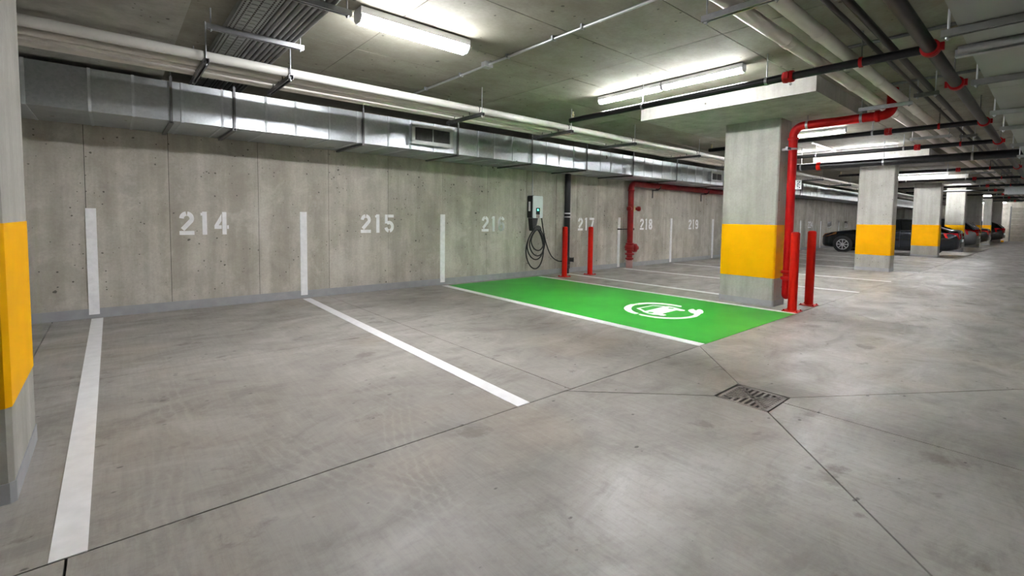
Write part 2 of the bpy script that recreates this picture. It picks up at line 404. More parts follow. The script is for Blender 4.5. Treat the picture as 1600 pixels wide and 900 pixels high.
def stroke(pts, wd):
    L_, R_ = [], []
    for i, p in enumerate(pts):
        a = Vector(pts[max(i-1,0)]); b = Vector(pts[min(i+1,len(pts)-1)]); d = (b-a).normalized(); n = Vector((-d.y, d.x))
        q = Vector(p); L_.append(tuple(q+n*wd/2)); R_.append(tuple(q-n*wd/2))
    return ('s', L_, R_)
def arc(cx, cy, rx, ry, a0, a1, n=9):
    return [(cx+rx*math.cos(math.radians(a0+(a1-a0)*i/n)), cy+ry*math.sin(math.radians(a0+(a1-a0)*i/n))) for i in range(n+1)]
def R4(a, b, c, d): return ('p', [(a,c),(b,c),(b,d),(a,d)])
SW = .19
G = {
 '2': [stroke(arc(.31,.7,.21,.205,180,96,6), SW), stroke(arc(.31,.7,.21,.205,84,-25,9)+[(.13,.23)], SW), R4(0,.62,0,.17)],
 '1': [R4(.22,.42,0,1), R4(.15,.22,.83,.95)],
 '4': [R4(.35,.54,0,1), ('p', [(0,.25),(.32,.25),(.32,.41),(.19,.41),(.32,.6),(.32,.92),(0,.4)]), R4(.56,.64,.25,.41)],
 '5': [R4(.23,.6,.84,1), R4(.03,.2,.5,1), stroke(arc(.3,.33,.21,.235,130,-80,12), SW), stroke(arc(.3,.33,.21,.235,-100,-170,5), SW)],
 '6': [stroke(arc(.31,.32,.21,.225,84,-84,9), SW), stroke(arc(.31,.32,.21,.225,-96,-180,6)+[(.1,.68)]+arc(.31,.7,.21,.205,180,98,6), SW), stroke(arc(.31,.7,.21,.205,82,15,5), SW), stroke(arc(.31,.32,.21,.225,96,150,4), SW)],
 '7': [R4(0,.62,.83,1), stroke([(.5,.8),(.36,.42),(.25,0)], SW)],
 '8': [stroke(arc(.31,.29,.21,.2,84,-84,9), SW), stroke(arc(.31,.29,.21,.2,96,264,9), SW), stroke(arc(.31,.72,.19,.19,84,-84,9), SW), stroke(arc(.31,.72,.19,.19,96,264,9), SW)],
}
G['9'] = [(k[0],)+tuple([(.62-p[0], 1-p[1]) for p in q] for q in k[1:]) for k in G['6']]
def glyph(mb, ch, fn, z0, z1):
    for k in G[ch]:
        if k[0] == 'p': mb.prism(ccw(k[1]), z0, z1, fn)
        else:
            for i in range(len(k[1])-1):
                mb.prism(ccw([k[1][i], k[2][i], k[2][i+1], k[1][i+1]]), z0, z1, fn)
def bay_number(txt, xc, width, z0, h, label):
    t = thing('bay_number', label, 'number', (xc, WY, z0), 'stencilled bay numbers')
    adv = width/len(txt); s = adv/.74
    for i, ch in enumerate(txt):
        x = xc-width/2+adv*(i+.08)
        mb = MB(); glyph(mb, ch, lambda a, b, c: (x+a*s, WY-.004-c, z0+b*h), 0, .003)
        o = obj('digit', mb, M['wall_white_paint'], t); o['label'] = 'stencilled digit '+ch
for txt, xc, lb in (('214',.93,'leftmost and largest white stencilled number on the wall, reading 214'),('215',3.36,'white wall number 215, below the large air grille'),
                ('216',5.81,'white wall number 216, just left of the charger'),('217',8.64,'white wall number 217, partly behind a red bollard'),
                ('218',11.15,'white wall number 218, just right of the red wall pipe'),('219',13.7,'white wall number 219, last before the large column'),
                ('224',24.16,'tiny distant wall number above the red bollard on the aisle side'),('225',26.91,'tiny distant wall number above the nose of the sedan'),('226',29.7,'tiny distant wall number above the bonnet, beside the second column')):
    bay_number(txt, xc, .62 if xc > 2 else .58, .975, .305, lb)

# electric-vehicle emblem on the green floor
EV = thing('charging_emblem', 'white emblem of a car ringed by a charging cable on the green floor', 'floor emblem', (5.8,3.5,0))
def px_floor(c):
    """photo-crop units traced once, converted to floor metres"""
    x = 960+c[0]/10; y = 460+c[1]/10
    d = f2 + r3*((x-800)/730.17) + u3*((382.6-y)/730.17); k = -1.25/d.z
    return (d.x*k, d.y*k)
def trace(name, pts, z1=.0035):
    return obj(name, MB().prism(ccw([px_floor(p) for p in pts]), .001, z1), M['white_paint'], EV)
trace('ring', [(335,150),(250,157),(190,178),(155,203),(148,222),(165,245),(205,270),(260,292),(320,308),(355,306),(382,297),(340,285),(295,265),(268,240),(264,215),(282,190),(320,172),(362,165)])
trace('cable_arc', [(325,147),(400,135),(500,130),(620,130),(750,138),(870,152),(980,170),(1052,183),(1045,200),(1000,195),(900,178),(780,162),(650,152),(520,150),(430,158),(375,166)])
trace('cable_plug', [(375,315),(402,308),(500,328),(620,347),(760,360),(900,365),(1040,362),(1150,350),(1215,335),(1250,316),(1238,302),(1195,290),(1162,268),(1150,250),(1175,238),(1215,231),(1245,234),(1258,250),(1284,253),(1300,238),(1340,235),(1375,250),(1392,275),(1385,295),(1352,305),(1330,325),(1290,350),(1200,370),(1080,383),(930,388),(780,383),(640,370),(520,350),(420,332)])
trace('car_roof', [(345,220),(600,168),(790,187),(770,196),(605,181),(400,218),(480,262),(450,270)])
trace('car_front', [(440,272),(480,262),(790,190),(850,188),(930,203),(1020,228),(1104,250),(1095,262),(1030,262),(972,250),(745,305),(800,318),(815,328),(770,338),(720,335),(690,325),(600,318),(520,300)])
for nm, p in (('headlamp',[(525,285),(545,277),(600,282),(615,290),(590,297),(540,293)]), ('headlamp',[(838,217),(860,211),(920,217),(935,224),(905,229),(850,224)])):
    o = obj(nm, MB().prism(ccw([px_floor(q) for q in p]), .001, .0042), M['green_paint'], EV); o['label'] = 'green headlamp gap in the emblem'

# ------------------------------------------------------------------ drain grate
dr = thing('drain_grate', 'square cast iron drain grate set in the floor', 'drain', (3.435,1.36,0))
x0, x1, y0, y1 = 3.25, 3.62, 1.19, 1.53; zt = -.004
fr = MB()
for b in ((x0,x1,y0,y0+.022),(x0,x1,y1-.022,y1),(x0,x0+.022,y0,y1),(x1-.022,x1,y0,y1)): fr.box(*b, -.05, zt)
obj('frame', fr, M['cast_iron'], dr)
cx, cy = (x0+x1)/2, (y0+y1)/2
for sgn in (1, -1):
    d = Vector((x1-x0, (y1-y0)*sgn, 0)).normalized(); n = Vector((-d.y, d.x, 0))*.011; a = Vector((x0+.01, (y0 if sgn > 0 else y1)+.01*sgn, 0)); b = Vector((x1-.01, (y1 if sgn > 0 else y0)-.01*sgn, 0))
    obj('cross_bar', MB().prism(ccw([(a+n)[:2], (b+n)[:2], (b-n)[:2], (a-n)[:2]]), -.03, zt-.001), M['cast_iron'], dr)
hw, hh = (x1-x0)/2-.02, (y1-y0)/2-.02
for k in range(1, 10):                    # long bars towards the aisle and the wall, short thick ones on the other two sides
    x = -hw + 2*hw*k/10; lim = hh*abs(x)/hw
    for s in (-1, 1):
        a, b = sorted((s*lim, s*hh))
        if b-a > .012: obj('bar', MB().box(cx+x-.008, cx+x+.008, cy+a, cy+b, -.03, zt-.001), M['cast_iron'], dr)
for k in range(1, 8):
    y = -hh + 2*hh*k/8; lim = hw*abs(y)/hh
    for s in (-1, 1):
        a, b = sorted((s*lim, s*hw))
        if b-a > .012: obj('bar', MB().box(cx+a, cx+b, cy+y-.009, cy+y+.009, -.03, zt-.001), M['cast_iron'], dr)
pit = MB()
for b in ((x0-.008,x1+.008,y0-.008,y0),(x0-.008,x1+.008,y1,y1+.008),(x0-.008,x0,y0,y1),(x1,x1+.008,y0,y1)): pit.box(*b, -.1, -.012)
obj('pit_shade_lining', pit, M['joint_dark'], dr)  # near-black walls added to stand in for the shade inside the pit

# ------------------------------------------------------------------ bollards
def bollard(x, y, h, label, r=.057):
    t = thing('bollard', label, 'bollard', (x,y,0), 'red steel bollards')
    prof = [(r,.01),(r,h-.03),(r*.93,h-.014),(r*.75,h-.004),(r*.4,h),(.004,h)]
    obj('post', MB().lathe(prof, (x,y,0), n=24), M['bollard_red'], t)
    obj('base_plate', MB().box(x-.1, x+.1, y-.1, y+.1, .0045, .016), M['bollard_red'], t)
    for sx in (-1, 1):
        for sy in (-1, 1):
            obj('bolt', MB().cyl((x+sx*.08,y+sy*.08,.016), (x+sx*.08,y+sy*.08,.032), .011, 6), M['coupling_red'], t)
bollard(7.36, 6.86, 1.08, 'red bollard in front of the black drain pipe at the wall')
bollard(8.13, 6.8, 1.08, 'red bollard standing before the number 217')
bollard(7.17, 2.36, 1.11, 'orange-red bollard at the corner of the green bay, nearest the large column')
bollard(7.9, 2.38, 1.12, 'red bollard in the open on the aisle side, farther from the large column')

# ------------------------------------------------------------------ lamps
def lamp(x, ya_, yb_, label, wd=.095, hz=.045, dz=.046, along='y', segs=2):
    cxm, cym = (x, (ya_+yb_)/2) if along == 'y' else ((ya_+yb_)/2, x)
    t = thing('ceiling_light', label, 'light', (cxm, cym, CZ), 'fluorescent ceiling lights')
    def put(u, v, zz): return (v, u, zz) if along == 'y' else (u, v, zz)
    L_ = yb_-ya_
    pb = MB(); pb.prism([(x-wd*.38,CZ-.012),(x+wd*.38,CZ-.012),(x+wd*.38,CZ),(x-wd*.38,CZ)], ya_+.02, yb_-.02, lambda a, b, c: put(c, a, b))
    obj('mounting_rail', pb, M['strut_dark'], t)
    for k in range(segs):
        a = ya_+L_*k/segs+.008; b = ya_+L_*(k+1)/segs-.008; z = CZ-.012
        hb = MB(); hb.prism([(x-wd/2,z-hz),(x+wd/2,z-hz),(x+wd/2,z),(x-wd/2,z)], a, b, lambda p, q, c: put(c, p, q))
        h = obj('housing', hb, M['housing'], t)
        db = MB(); pr = [(x-wd/2+.004,z-hz)] + [(x-(wd/2-.004)*math.cos(math.radians(q)), z-hz-dz*.35-dz*.65*math.sin(math.radians(q))) for q in range(0, 181, 60)] + [(x+wd/2-.004,z-hz)]
        db.prism(pr, a+.012, b-.012, lambda p, q, c: put(c, p, q))
        dfo = obj('diffuser', db, M['lamp_tube'], t); dfo['label'] = 'glowing white diffuser'
        for e0, e1 in ((a, a+.012), (b-.012, b)):
            obj('end_cap', MB().prism(pr, e0, e1, lambda p, q, c: put(c, p, q)), M['housing'], h)
lamp(3.74, 1.53, 2.60, 'bright boxy ceiling light at the top, left of the thin ceiling conduit', wd=.15, hz=.055, dz=.065, along='x', segs=1)
lamp(5.12, 2.24, 4.18, 'long ceiling light in front of the large column, above the black sprinkler pipe')
lamp(9.8, 2.5, 4.1, 'ceiling light half hidden behind the red horizontal pipe')
lamp(12.8, 2.32, 4.33, 'ceiling light seen right of the red riser, before the second column')
lamp(21.0, 2.46, 4.3, 'ceiling light between the second and third columns')
lamp(27.5, 2.5, 4.2, 'ceiling light between the third and fourth columns')
lamp(37.4, 2.55, 4.2, 'distant ceiling light past the fourth column')
lamp(49.8, 2.6, 4.3, 'farthest ceiling light by the end wall')
for i, x in enumerate((-5.5, 2.0, 10.0, 17.7, 25.4, 33.0, 41.0)):
    lamp(x, -6.6, -4.7, 'ceiling light over the opposite bays, %s from the near end wall' % ORD[i])
lamp(-5.5, 2.5, 4.4, 'ceiling light beyond the left column')

# ------------------------------------------------------------------ wall duct
DY, DZ0, DZ1 = 6.35, 2.26, 2.68
duct = thing('ventilation_duct', 'long galvanised rectangular air duct along the top of the numbered wall', 'duct', (6, 6.85, DZ0))
x = -3.0; k = 0
while x < 22:
    L_ = (.42, .38, .46, .34)[k % 4]; e = .004*(k % 2)+random.uniform(-.001, .001)
    mb = MB().box(x+.003, x+L_-.003, DY-e, WY-.02, DZ0, DZ1)
    obj('duct_section', mb, M['galvanised'], duct)
    obj('seam', MB().box(x+L_-.012, x+L_+.012, DY-.011, WY-.025, DZ0-.006, DZ1+.004), M['seam_metal'], duct); x += L_; k += 1
mb = MB().box(x, X1-.5, DY, WY-.02, DZ0, DZ1); obj('duct_run', mb, M['galvanised'], duct)
def grille(xa_, xb_, za, zb, label):
    t = thing('air_grille', label, 'vent', ((xa_+xb_)/2, DY, za), 'duct air grilles')
    yb_ = DY-.003; yf_ = DY-.095
    obj('collar', MB().box(xa_-.01, xb_+.01, yf_+.012, yb_, za-.01, zb+.01), M['galvanised'], t)
    fr = MB(); e = .035
    for b in ((xa_-.02,xb_+.02,zb-e,zb+.02),(xa_-.02,xb_+.02,za-.02,za+e),(xa_-.02,xa_+e,za,zb),(xb_-e,xb_+.02,za,zb)):
        fr.box(b[0], b[1], yf_-.01, yf_+.012, b[2], b[3])
    fr.box((xa_+xb_)/2-.008, (xa_+xb_)/2+.008, yf_-.008, yf_+.01, za, zb)
    obj('frame', fr, M['grille_frame'], t)
    obj('dark_backing', MB().box(xa_+.02, xb_-.02, yf_+.006, yf_+.0115, za+.02, zb-.02), M['grille_dark'], t)
    n = 26; me = MB().box(-.003, .003, yf_-.004, yf_+.006, za+e, zb-e).mesh('slat')
    for i in range(n):
        u = xa_+e+(xb_-xa_-2*e)*(i+.5)/n
        rep(me, M['strut_dark'], 'slat', t, (u, 0, 0))
grille(3.4, 4.08, 2.35, 2.61, 'large framed air grille on the duct above bay 215')
grille(12.5, 13.1, 2.34, 2.58, 'smaller framed air grille on the duct just left of the large column')
for i, x in enumerate((.52, 1.12, 2.68, 4.25, 5.87, 7.4, 9.0, 10.85, 13.4, 16.5, 19.5)):
    t = thing('duct_hanger', '%s duct hanger from the left, a dark strap under the galvanised duct' % ORD[i], 'hanger', (x, DY, DZ0), 'duct hangers')
    obj('strap', MB().box(x-.012, x+.012, DY-.028, DY-.014, DZ0-.03, DZ1+.05), M['strut_dark'], t)
    obj('bottom_strut', MB().box(x-.02, x+.02, DY-.028, WY-.05, DZ0-.032, DZ0-.008), M['strut_dark'], t)
    obj('rod', MB().cyl((x, DY-.02, DZ1+.04), (x, DY-.02, CZ), .006, 8), M['strut_metal'], t)

# ------------------------------------------------------------------ pipes on trapezes along the wall
for y, r, mat, lb in ((5.0,.044,'jacket_white','front white jacketed pipe of the four running along the wall'),
                      (5.22,.03,'insulation','second pale pipe from the front in the wall pipe rack'),
                      (5.36,.024,'insulation','third, thinnest pale pipe in the wall pipe rack'),
                      (5.58,.036,'insulation','rear pale pipe of the wall pipe rack, nearest the duct')):
    t = thing('insulated_pipe', lb, 'pipe', (6, y, 2.6), 'wall rack pipes')
    z = 2.602+r; o = obj('pipe', MB().cyl((-6,y,z), (X1-1,y,z), r, 20), M[mat], t)
    for x in (-1.6, 2.5, 4.45, 6.2, 8.1, 10.4): obj('seam_band', MB().cyl((x-.02,y,z), (x+.02,y,z), r+.0025, 20), M[mat], t)
def trapeze(x, ya_, yb_, z, label, group, mat='strut_dark', axis='y', clamps=()):
    t = thing('trapeze_hanger', label, 'hanger', (x, (ya_+yb_)/2, z), group)
    def P(a, b, c): return (a, b, c) if axis == 'y' else (b, a, c)
    def bx(mb, a0, a1, b0, b1, c0, c1): return mb.box(a0,a1,b0,b1,c0,c1) if axis == 'y' else mb.box(b0,b1,a0,a1,c0,c1)
    mb = MB(); bx(mb, x-.021, x+.021, ya_, yb_, z-.004, z); bx(mb, x-.021, x-.017, ya_, yb_, z-.041, z-.004); bx(mb, x+.017, x+.021, ya_, yb_, z-.041, z-.004)
    bx(mb, x-.017, x-.009, ya_, yb_, z-.041, z-.037); bx(mb, x+.009, x+.017, ya_, yb_, z-.041, z-.037)
    obj('strut', mb, M[mat], t)
    for y in (ya_+.03, yb_-.03):
        obj('rod', MB().cyl(P(x,y,z-.06), P(x,y,CZ), .006, 8), M['strut_metal'], t)
        obj('nut', MB().cyl(P(x,y,z-.052), P(x,y,z-.041), .013, 6), M['strut_metal'], t)
    for y, r in clamps:
        obj('clamp', MB().tube([P(x, y+(r+.004)*math.cos(math.radians(q)), z+r+(r+.004)*math.sin(math.radians(q))) for q in range(-30, 211, 20)], .006, 6), M[mat], t)
    return t
for i, x in enumerate((.66, 1.35, 3.66, 5.36, 7.0, 9.25, 11.6, 14.2, 17, 20, 23.5)):
    trapeze(x, 4.88, 5.72, 2.6, '%s trapeze hanger from the left under the wall pipe rack' % ORD[i], 'wall rack trapezes', clamps=((5.0,.044),(5.22,.03),(5.36,.024),(5.58,.036)))

# ------------------------------------------------------------------ cable tray and conduits, upper left
TZ = 2.79
tr = thing('cable_tray', 'perforated metal cable tray running to the wall at the upper left', 'cable tray', (.84, 4.3, TZ))
tb = MB().box(.755, .99, 1.85, 7.2, TZ, TZ+.003); tb.box(.755, .758, 1.85, 7.2, TZ, TZ+.05); tb.box(.987, .99, 1.85, 7.2, TZ, TZ+.05)
obj('sheet', tb, M['tray_sheet'], tr)
sl = MB()
yy = 1.9
while yy < 7.15:
    for u in (.775, .805, .872, .94, .97):
        sl.box(u-.006, u+.006, yy, yy+.026, TZ-.0012, TZ-.0002)
    yy += .04
s_ = obj('slots', sl, M['joint_dark'], tr, 'stuff'); s_['label'] = 'rows of small dark slots'
rb = MB(); yy = 1.92
while yy < 7.15:
    rb.box(.82, .86, yy, yy+.02, TZ-.003, TZ); rb.box(.885, .925, yy, yy+.02, TZ-.003, TZ); yy += .08
obj('ribs', rb, M['tray_sheet'], tr, 'stuff')
for i, x in enumerate((1.018, 1.064, 1.112, 1.158, 1.2, 1.24, 1.28)):
    r = (.018,.02,.021,.018,.016,.016,.018)[i]
    tag(obj('conduit', MB().cyl((x,1.85,TZ+r), (x,7.1,TZ+r), r, 12), M['conduit_grey']), '%s grey conduit to the right of the perforated cable tray' % ORD[i], 'conduit', 'conduits beside the tray')
for y, a, b, lb in ((4.56,.62,1.37,'galvanised strut across the cable tray, nearer the wall'), (3.55,.64,1.41,'galvanised strut across the cable tray at the top edge of the picture'), (2.2,.64,1.41,'galvanised strut across the cable tray nearest overhead'), (6.1,.64,1.38,'galvanised strut across the cable tray above the duct')):
    trapeze(y, a, b, TZ-.001, lb, 'tray hangers', 'strut_metal', 'x')

# thin ceiling conduit with junction box
t = thing('ceiling_conduit', 'thin galvanised conduit with junction box crossing the ceiling right of the boxy light', 'conduit', (3.12,4,CZ))
obj('pipe', MB().cyl((3.12,.3,CZ-.028), (3.12,6.2,CZ-.028), .013, 12), M['conduit_metal'], t)
obj('junction_box', MB().box(3.07,3.17,4.06,4.14,CZ-.055,CZ-.001), M['conduit_metal'], t)
for y in (1.2,2.0,2.75,3.1,3.75,4.6,5.4): obj('saddle', MB().box(3.095,3.145,y-.01,y+.01,CZ-.043,CZ-.001), M['strut_metal'], t)
for x, ya_, yb_, lb in ((5.34,.3,1.46,'short dark conduit on the ceiling above the white overhead pipes'), (7.1,.3,1.5,'second dark ceiling conduit beyond the first, above the overhead pipes')):
    tag(obj('ceiling_conduit', MB().cyl((x,ya_,CZ-.02), (x,yb_,CZ-.02), .016, 10), M['strut_dark']), lb, 'conduit', 'dark ceiling conduits')
tag(obj('ceiling_conduit', MB().cyl((11.2,3.45,CZ-.02), (12.72,3.45,CZ-.02), .02, 10), M['conduit_metal']), 'short conduit feeding the ceiling light right of the red riser', 'conduit')

# ------------------------------------------------------------------ overhead pipes on the right
def long_pipe(y, z, r, mat, label, x0=-3.0, x1=X1-1, bands=()):
    t = thing('overhead_pipe', label, 'pipe', (x0, y, z), 'overhead pipes')
    obj('pipe', MB().cyl((x0,y,z), (x1,y,z), r, 20), M[mat], t)
    for x in bands: obj('collar', MB().lathe([(r,-.05),(r+.005,-.045),(r+.005,.045),(r,.05)], (x,y,z), (1,0,0), 20), M[mat], t)
    return t
long_pipe(1.545, 2.743, .052, 'insulation', 'thick pale insulated overhead pipe nearest the large column', bands=(4.3,6.2,8.2,10.4))
long_pipe(1.315, 2.742, .05, 'insulation', 'second thick pale insulated overhead pipe', bands=(4.3,6.2,8.2,10.4))
long_pipe(1.09, 2.72, .018, 'main_pipe', 'thin dark overhead pipe beside the pale pipes')
long_pipe(.996, 2.728, .026, 'main_pipe', 'dark overhead pipe between the thin pipe and the thick sprinkler main')
mn = long_pipe(.745, 2.65, .046, 'main_pipe', 'thick dark sprinkler main with red couplings')
brs = (5.02, 9.1, 11.35, 16.7, 20.3, 24.3, 27.6, 31.5, 35.5, 40.5)
def coupling(p, axis, r, parent, name='coupling'):
    L_ = .045
    mb = MB().lathe([(r,-L_),(r+.016,-L_),(r+.02,-.012),(r+.014,0),(r+.02,.012),(r+.016,L_),(r,L_)], p, axis, 18)
    a = Vector(axis).normalized(); s = a.orthogonal().normalized() if abs(a.z) > .5 else a.cross(Vector((0,0,1)))
    for q in (-1, 1):
        c = Vector(p)+s*q*(r+.022); mb.box(c.x-.016, c.x+.016, c.y-.016, c.y+.016, c.z-.03, c.z+.03)
    return obj(name, mb, M['coupling_red'], parent)
for x in brs: coupling((x,.745,2.65), (1,0,0), .046, mn, 'mechanical_tee')
for x in (6.45, 13.8): coupling((x,.745,2.65), (1,0,0), .046, mn)
for x in (3.4,6.3,8.6,11.8,14.8,18): 
    obj('hanger_rod', MB().cyl((x,.745,2.72), (x,.745,CZ), .006, 8), M['strut_dark'], mn)
for i, x in enumerate(brs):
    yb_ = 4.62 if i != 3 else 4.4
    t = thing('sprinkler_branch', '%s black sprinkler branch pipe crossing under the ceiling, counted from the camera' % ORD[i], 'pipe', (x, 2.6, 2.65), 'sprinkler branch pipes')
    obj('pipe', MB().cyl((x,.788,2.65), (x,yb_,2.65), .037, 16), M['black_pipe'], t)
    coupling((x,1.78,2.65), (0,1,0), .037, t)
    obj('clamp', MB().cyl((x,1.19,2.65), (x,1.215,2.65), .045, 16), M['coupling_red'], t)
    obj('clamp_rod', MB().cyl((x,1.2,2.69), (x,1.2,CZ), .006, 8), M['strut_dark'], t)
    for y in (1.98, 3.42):
        obj('hanger_ring', MB().cyl((x,y-.012,2.65), (x,y+.012,2.65), .043, 16), M['strut_metal'], t)
        obj('hanger_rod', MB().cyl((x,y,2.69), (x,y,CZ), .006, 8), M['strut_metal'], t)
    obj('sprinkler_head', MB().lathe([(.012,0),(.012,.03),(.02,.035),(.02,.04),(.005,.06),(.014,.075),(.014,.08)], (x,yb_-.05,2.685), (0,0,1), 10), M['brass'], t)
t = thing('drain_main', 'thickest black pipe crossing low in front of the second column', 'pipe', (12.0,2,2.5))
obj('pipe', MB().cyl((12.0,-2.5,2.49), (12.0,4.7,2.49), .075, 20), M['black_pipe'], t)
for y in (1.1, 2.4, 3.9):
    obj('hanger_ring', MB().cyl((12.0,y-.015,2.49), (12.0,y+.015,2.49), .082, 18), M['strut_metal'], t)
    obj('hanger_rod', MB().cyl((12.0,y,2.57), (12.0,y,CZ), .008, 8), M['strut_metal'], t)
o = obj('coupling', MB().lathe([(.075,-.04),(.092,-.035),(.092,.035),(.075,.04)], (12.0,3.55,2.49), (0,1,0), 18), M['bollard_red'], t); o['label'] = 'orange coupling'
for i, x in enumerate((3.22, 7.2, 10.3, 14.3, 18.3, 22.3, 26.3, 30.3)):
    trapeze(x, 1.2, 1.72, 2.688, '%s strut hanger under the two pale overhead pipes, counted from the camera' % ORD[i], 'overhead pipe hangers', 'strut_metal')
for i, x in enumerate((6.9, 10.6, 14.6, 19, 23)):
    trapeze(x, .93, 1.14, 2.70, '%s short hanger under the dark overhead pipes, counted from the camera' % ORD[i], 'dark pipe hangers', 'strut_dark')

# wide pale duct at the upper right
rd = thing('overhead_duct', 'wide pale flat-bottomed duct filling the upper right corner', 'duct', (5, -.3, 2.36))
xx = -4.5; k = 0
while xx < 11.7:
    L_ = 1.25; obj('duct_section', MB().box(xx+.002, xx+L_-.002, -1.15, .43, 2.36, 2.8), M['right_duct'], rd); xx += L_
for i, x in enumerate((.8, 2.2, 3.66, 5.07, 6.57, 7.7, 9.4, 11.0)):
    trapeze(x, -1.25, .5, 2.355, '%s strut under the wide pale duct, counted from the camera' % ORD[i], 'wide duct hangers', 'conduit_grey')
tag(obj('conduit', MB().cyl((4.06,-1.3,2.335), (4.06,.47,2.335), .024, 12), M['conduit_metal']), 'round grey conduit crossing under the wide pale duct', 'conduit')
tag(obj('conduit', MB().box(4.11,4.16,-1.3,.49,2.31,2.355), M['strut_metal']), 'square grey channel beside the round conduit under the wide pale duct', 'channel')
tag(obj('silver_duct', MB().box(24.1,25.3,-6,1.3,2.34,2.56).box(24.05,24.1,-6,1.33,2.32,2.58), M['galvanised']), 'shiny galvanised duct crossing the aisle far away at the right edge', 'duct')

# ------------------------------------------------------------------ red riser at the large column
RX, RY = 7.42, 2.53
def bend(c, a, b, R, n=8):
    """quarter bend from direction a to direction b starting at corner c"""
    a = Vector(a); b = Vector(b); c = Vector(c); o = c - a*R + b*R
    return [o - b*R*math.cos(math.pi/2*i/n) + a*R*math.sin(math.pi/2*i/n) for i in range(n+1)]
t = thing('fire_riser', 'red fire riser pipe climbing the side of the large column and turning along the ceiling', 'pipe', (RX, RY, 0))
pts = [(RX,RY,.42)] + bend((RX,RY,2.6), (0,0,1), (0,-1,0), .13) + bend((RX,1.43,2.6), (0,-1,0), (0,0,1), .1) + [(RX,1.43,CZ-.001)]
obj('pipe', MB().tube(pts, .057, 18), M['red_pipe'], t)
obj('lower_elbow', MB().tube([(RX,RY,.42),(RX,RY,.2)], .06, 18).lathe([(.06,0),(.056,-.03),(.04,-.06),(.015,-.075)], (RX,RY,.2), n=18), M['red_pipe'], t)
for z in (.52, .43): 
    o = obj('flange', MB().lathe([(.058,-.025),(.082,-.02),(.088,0),(.082,.02),(.058,.025)], (RX,RY,z), n=20), M['red_pipe'], t)
obj('flange', MB().lathe([(.058,-.02),(.07,-.015),(.07,.015),(.058,.02)], (RX,RY,2.43), n=20), M['red_pipe'], t)
obj('flange', MB().lathe([(.058,-.03),(.074,-.02),(.074,.02),(.058,.03)], (RX,1.57,2.6), (0,1,0), 20), M['red_pipe'], t)
obj('clamp', MB().cyl((RX,RY,2.27), (RX,RY,2.295), .063, 20), M['strut_metal'], t)
obj('bracket', MB().box(RX-.19, RX-.05, RY+.0, RY+.03, 2.265, 2.30).box(RX-.05, RX-.02, RY+.0, RY+.13, 2.265, 2.3), M['strut_dark'], t)
for y in (2.36, 1.74): obj('hanger_ring', MB().cyl((RX,y-.014,2.6), (RX,y+.014,2.6), .062, 20), M['strut_metal'], t)
obj('hanger_rod', MB().cyl((RX,2.36,2.66), (RX,2.36,2.732), .006, 8), M['strut_metal'], t)
sg = thing('pipe_tag', 'small white tag with dark squiggle hung on the red riser', 'sign', (RX, 2.46, 1.73))
sx = RX+.02
obj('plate', MB().box(RX-.008, RX-.003, 2.395, 2.475, 1.71, 1.84), M['plate_white'], sg)
mb = MB(); glyph(mb, '2', lambda a, b, c: (RX-.0082-c, 2.457-a*.075, 1.775+b*.052), 0, .001); glyph(mb, '5', lambda a, b, c: (RX-.0082-c, 2.457-a*.075, 1.718+b*.05), 0, .001)
obj('lettering', mb, M['ink'], sg)

# ------------------------------------------------------------------ red fire pipe and black drain pipe on the wall
PX, PY = 10.17, 7.2
t = thing('wall_fire_pipe', 'dark red fire pipe with valves standing at the wall and running right under the duct', 'pipe', (PX, PY, 0))
pts = [(PX,PY,.2)] + bend((PX,PY,2.17), (0,0,1), (1,0,0), .14) + [(20,PY,2.17)]
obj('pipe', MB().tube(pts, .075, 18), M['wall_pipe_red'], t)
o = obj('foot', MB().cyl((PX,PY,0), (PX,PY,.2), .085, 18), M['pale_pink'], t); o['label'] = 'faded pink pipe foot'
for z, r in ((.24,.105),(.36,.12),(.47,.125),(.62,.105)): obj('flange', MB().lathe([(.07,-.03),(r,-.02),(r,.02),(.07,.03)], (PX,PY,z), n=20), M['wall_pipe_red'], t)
obj('valve_body', MB().lathe([(.08,-.09),(.12,-.05),(.135,0),(.12,.05),(.08,.09)], (PX,PY,.53), n=20), M['wall_pipe_red'], t)
obj('valve_bonnet', MB().lathe([(.09,0),(.11,.02),(.11,.1),(.06,.12),(.05,.15)], (PX+.05,PY-.05,.52), (.8,-.6,0), 18), M['wall_pipe_red'], t)
obj('outlet', MB().lathe([(.035,0),(.035,.12),(.06,.13),(.065,.19),(.04,.2)], (PX+.06,PY-.03,1.53), (.9,-.4,0), 14), M['wall_pipe_red'], t)
obj('outlet_nut', MB().lathe([(.03,0),(.07,.01),(.07,.05),(.03,.06)], (PX-.03,PY,1.53), (-1,0,0), 14), M['wall_pipe_red'], t)
o = obj('brass_plate', MB().box(PX+.02, PX+.075, PY-.09, PY-.06, 1.46, 1.6), M['brass'], t); o['label'] = 'cream tag on the outlet'
obj('bracket', MB().box(PX-.3, PX+.2, PY+.06, PY+.085, .988, 1.012).box(PX-.3, PX-.27, PY+.06, WY-.001, .985, 1.015).cyl((PX+.2,PY+.03,1.0), (PX+.2,PY+.11,1.0), .03, 8), M['plastic_black'], t)
obj('clamp', MB().cyl((PX,PY,.985), (PX,PY,1.015), .082, 18), M['wall_pipe_red'], t)
for z in (2.0,): obj('joint_ring', MB().lathe([(.075,-.02),(.09,-.015),(.09,.015),(.075,.02)], (PX,PY,z), n=18), M['wall_pipe_red'], t)
